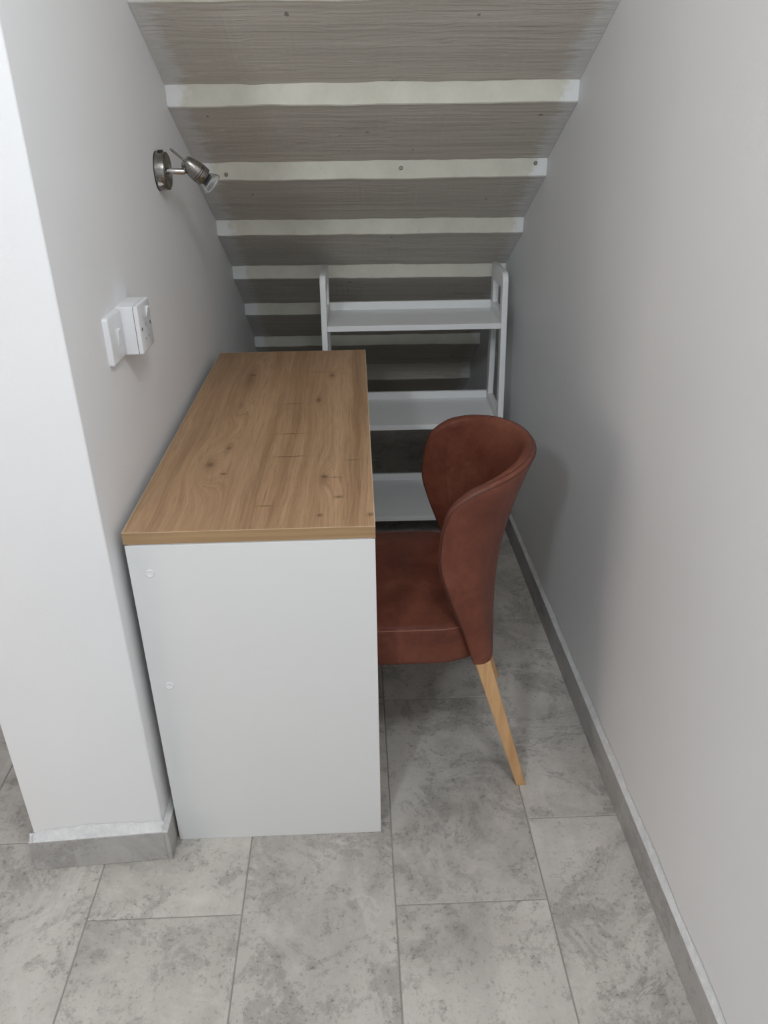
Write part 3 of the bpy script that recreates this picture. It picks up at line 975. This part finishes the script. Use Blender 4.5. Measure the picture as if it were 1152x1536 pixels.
bm = bmesh.new()
box(bm, 0.0090, 0.00965, 0.0365, 0.0525, 0.022, 0.060)
obj('lever_surround', bm, M['cap'], sw)
sk = thing('power_socket', 'white surface mounted socket box on the left wall, right of the switch plate', 'socket', (xl(0.27), py0 + 0.0865, pz0 - 0.002), 0)
bm = rounded_plate(bmesh.new(), 0, 0.087, 0, 0.087, 0.0002, 0.0305, 0.0025, 0.0008)
obj('back_box', bm, M['pvc'], sk, smooth=True, angle=50)
bm = rounded_plate(bmesh.new(), 0.0012, 0.0858, 0.0012, 0.0858, 0.0303, 0.0318, 0.002, 0.0001)
obj('shadow_gap', bm, M['dark'], sk)
bm = rounded_plate(bmesh.new(), 0, 0.087, 0, 0.087, 0.0316, 0.0390, 0.003, 0.0022)
fp = obj('face_plate', bm, M['pvc'], sk, smooth=True, angle=50)
bm = bmesh.new()
hexa(bm, [(0.0385, 0.055, 0.057), (0.0398, 0.055, 0.057), (0.0398, 0.068, 0.057), (0.0385, 0.068, 0.057),
          (0.0385, 0.055, 0.076), (0.0440, 0.055, 0.074), (0.0440, 0.068, 0.074), (0.0385, 0.068, 0.076)], 0.0008, 2)
obj('rocker', bm, M['pvc'], fp)
for (y0, y1, z0, z1) in ((0.0405, 0.0465, 0.0430, 0.0500), (0.0285, 0.0345, 0.0200, 0.0240), (0.0525, 0.0585, 0.0200, 0.0240)):
    bm = bmesh.new()
    box(bm, 0.0388, 0.0392, y0, y1, z0, z1)
    obj('pin_slot', bm, M['slot'], fp)
for yy in (0.0135, 0.0735):
    bm = lathe(bmesh.new(), (0.0386, yy, 0.0435), (1, 0, 0), [(0, 0), (0, 0.0034), (0.0010, 0.0034), (0.0016, 0.002), (0.0010, 0)], 20)
    obj('screw', bm, M['steel'], fp, smooth=True)

# ------------------------------------------------------------------ camera
cam = bpy.data.cameras.new('camera')
co = bpy.data.objects.new('camera', cam)
COL.objects.link(co)
F, CXc, CYc, CZc, yaw, pit, rol = 1165.72831, 0.41381, -1.17787, 1.38376, 0.03006, 0.47537, -0.01415
fw = Vector((math.sin(yaw) * math.cos(pit), math.cos(yaw) * math.cos(pit), -math.sin(pit)))
rt = Vector((math.cos(yaw), -math.sin(yaw), 0))
up = rt.cross(fw)
r2 = rt * math.cos(rol) + up * math.sin(rol)
u2 = -rt * math.sin(rol) + up * math.cos(rol)
co.matrix_world = Matrix(((r2.x, u2.x, -fw.x, CXc), (r2.y, u2.y, -fw.y, CYc), (r2.z, u2.z, -fw.z, CZc), (0, 0, 0, 1)))
cam.sensor_fit = 'VERTICAL'
cam.sensor_height = 24.0
cam.sensor_width = 18.0
cam.lens = F / 1536 * 24.0
cam.clip_start = 0.02
S.camera = co

# ------------------------------------------------------------------ light
def area(name, loc, target, sx, sy, power, col, shape='RECTANGLE'):
    d = bpy.data.lights.new(name, 'AREA')
    d.shape = shape
    d.size = sx
    if shape in ('RECTANGLE', 'ELLIPSE'):
        d.size_y = sy
    d.energy = power
    d.color = col
    o = bpy.data.objects.new(name, d)
    COL.objects.link(o)
    o.location = loc
    o.rotation_euler = (Vector(target) - Vector(loc)).to_track_quat('-Z', 'Y').to_euler()
    return o
area('ceiling_lamp_light', (-0.55, -2.50, 2.45), (0.5, 0.6, 0.6), 0.24, 0.24, 22, (0.86, 0.93, 1.0), 'DISK')
area('room_bounce_light', (-2.6, -1.45, 0.9), (0.6, -0.6, 0.3), 1.3, 1.2, 19, (1.0, 0.82, 0.71))  # unseen area light standing in for warm floor bounce from the left room
area('hall_fill_light', (0.5, -3.4, 1.1), (0.4, 0.5, 1.0), 0.9, 1.8, 2, (0.97, 0.98, 1.0))  # added soft fill from behind the camera, no window known there
pd = bpy.data.lights.new('stair_fill_light', 'POINT')  # added unseen fill above the camera, lifts the left wall
pd.energy = 28
pd.color = (0.92, 0.96, 1.0)
pd.shadow_soft_size = 0.12
po_ = bpy.data.objects.new('stair_fill_light', pd)
COL.objects.link(po_)
po_.location = (0.60, -1.05, 2.20)
w = bpy.data.worlds.new('world')
w.use_nodes = True
w.node_tree.nodes['Background'].inputs[0].default_value = (0.88, 0.94, 1.0, 1)
w.node_tree.nodes['Background'].inputs[1].default_value = 0.42
S.world = w
S.view_settings.view_transform = 'Standard'
S.view_settings.look = 'None'
S.view_settings.exposure = -0.06
S.view_settings.gamma = 1.0
S.view_settings.use_curve_mapping = False
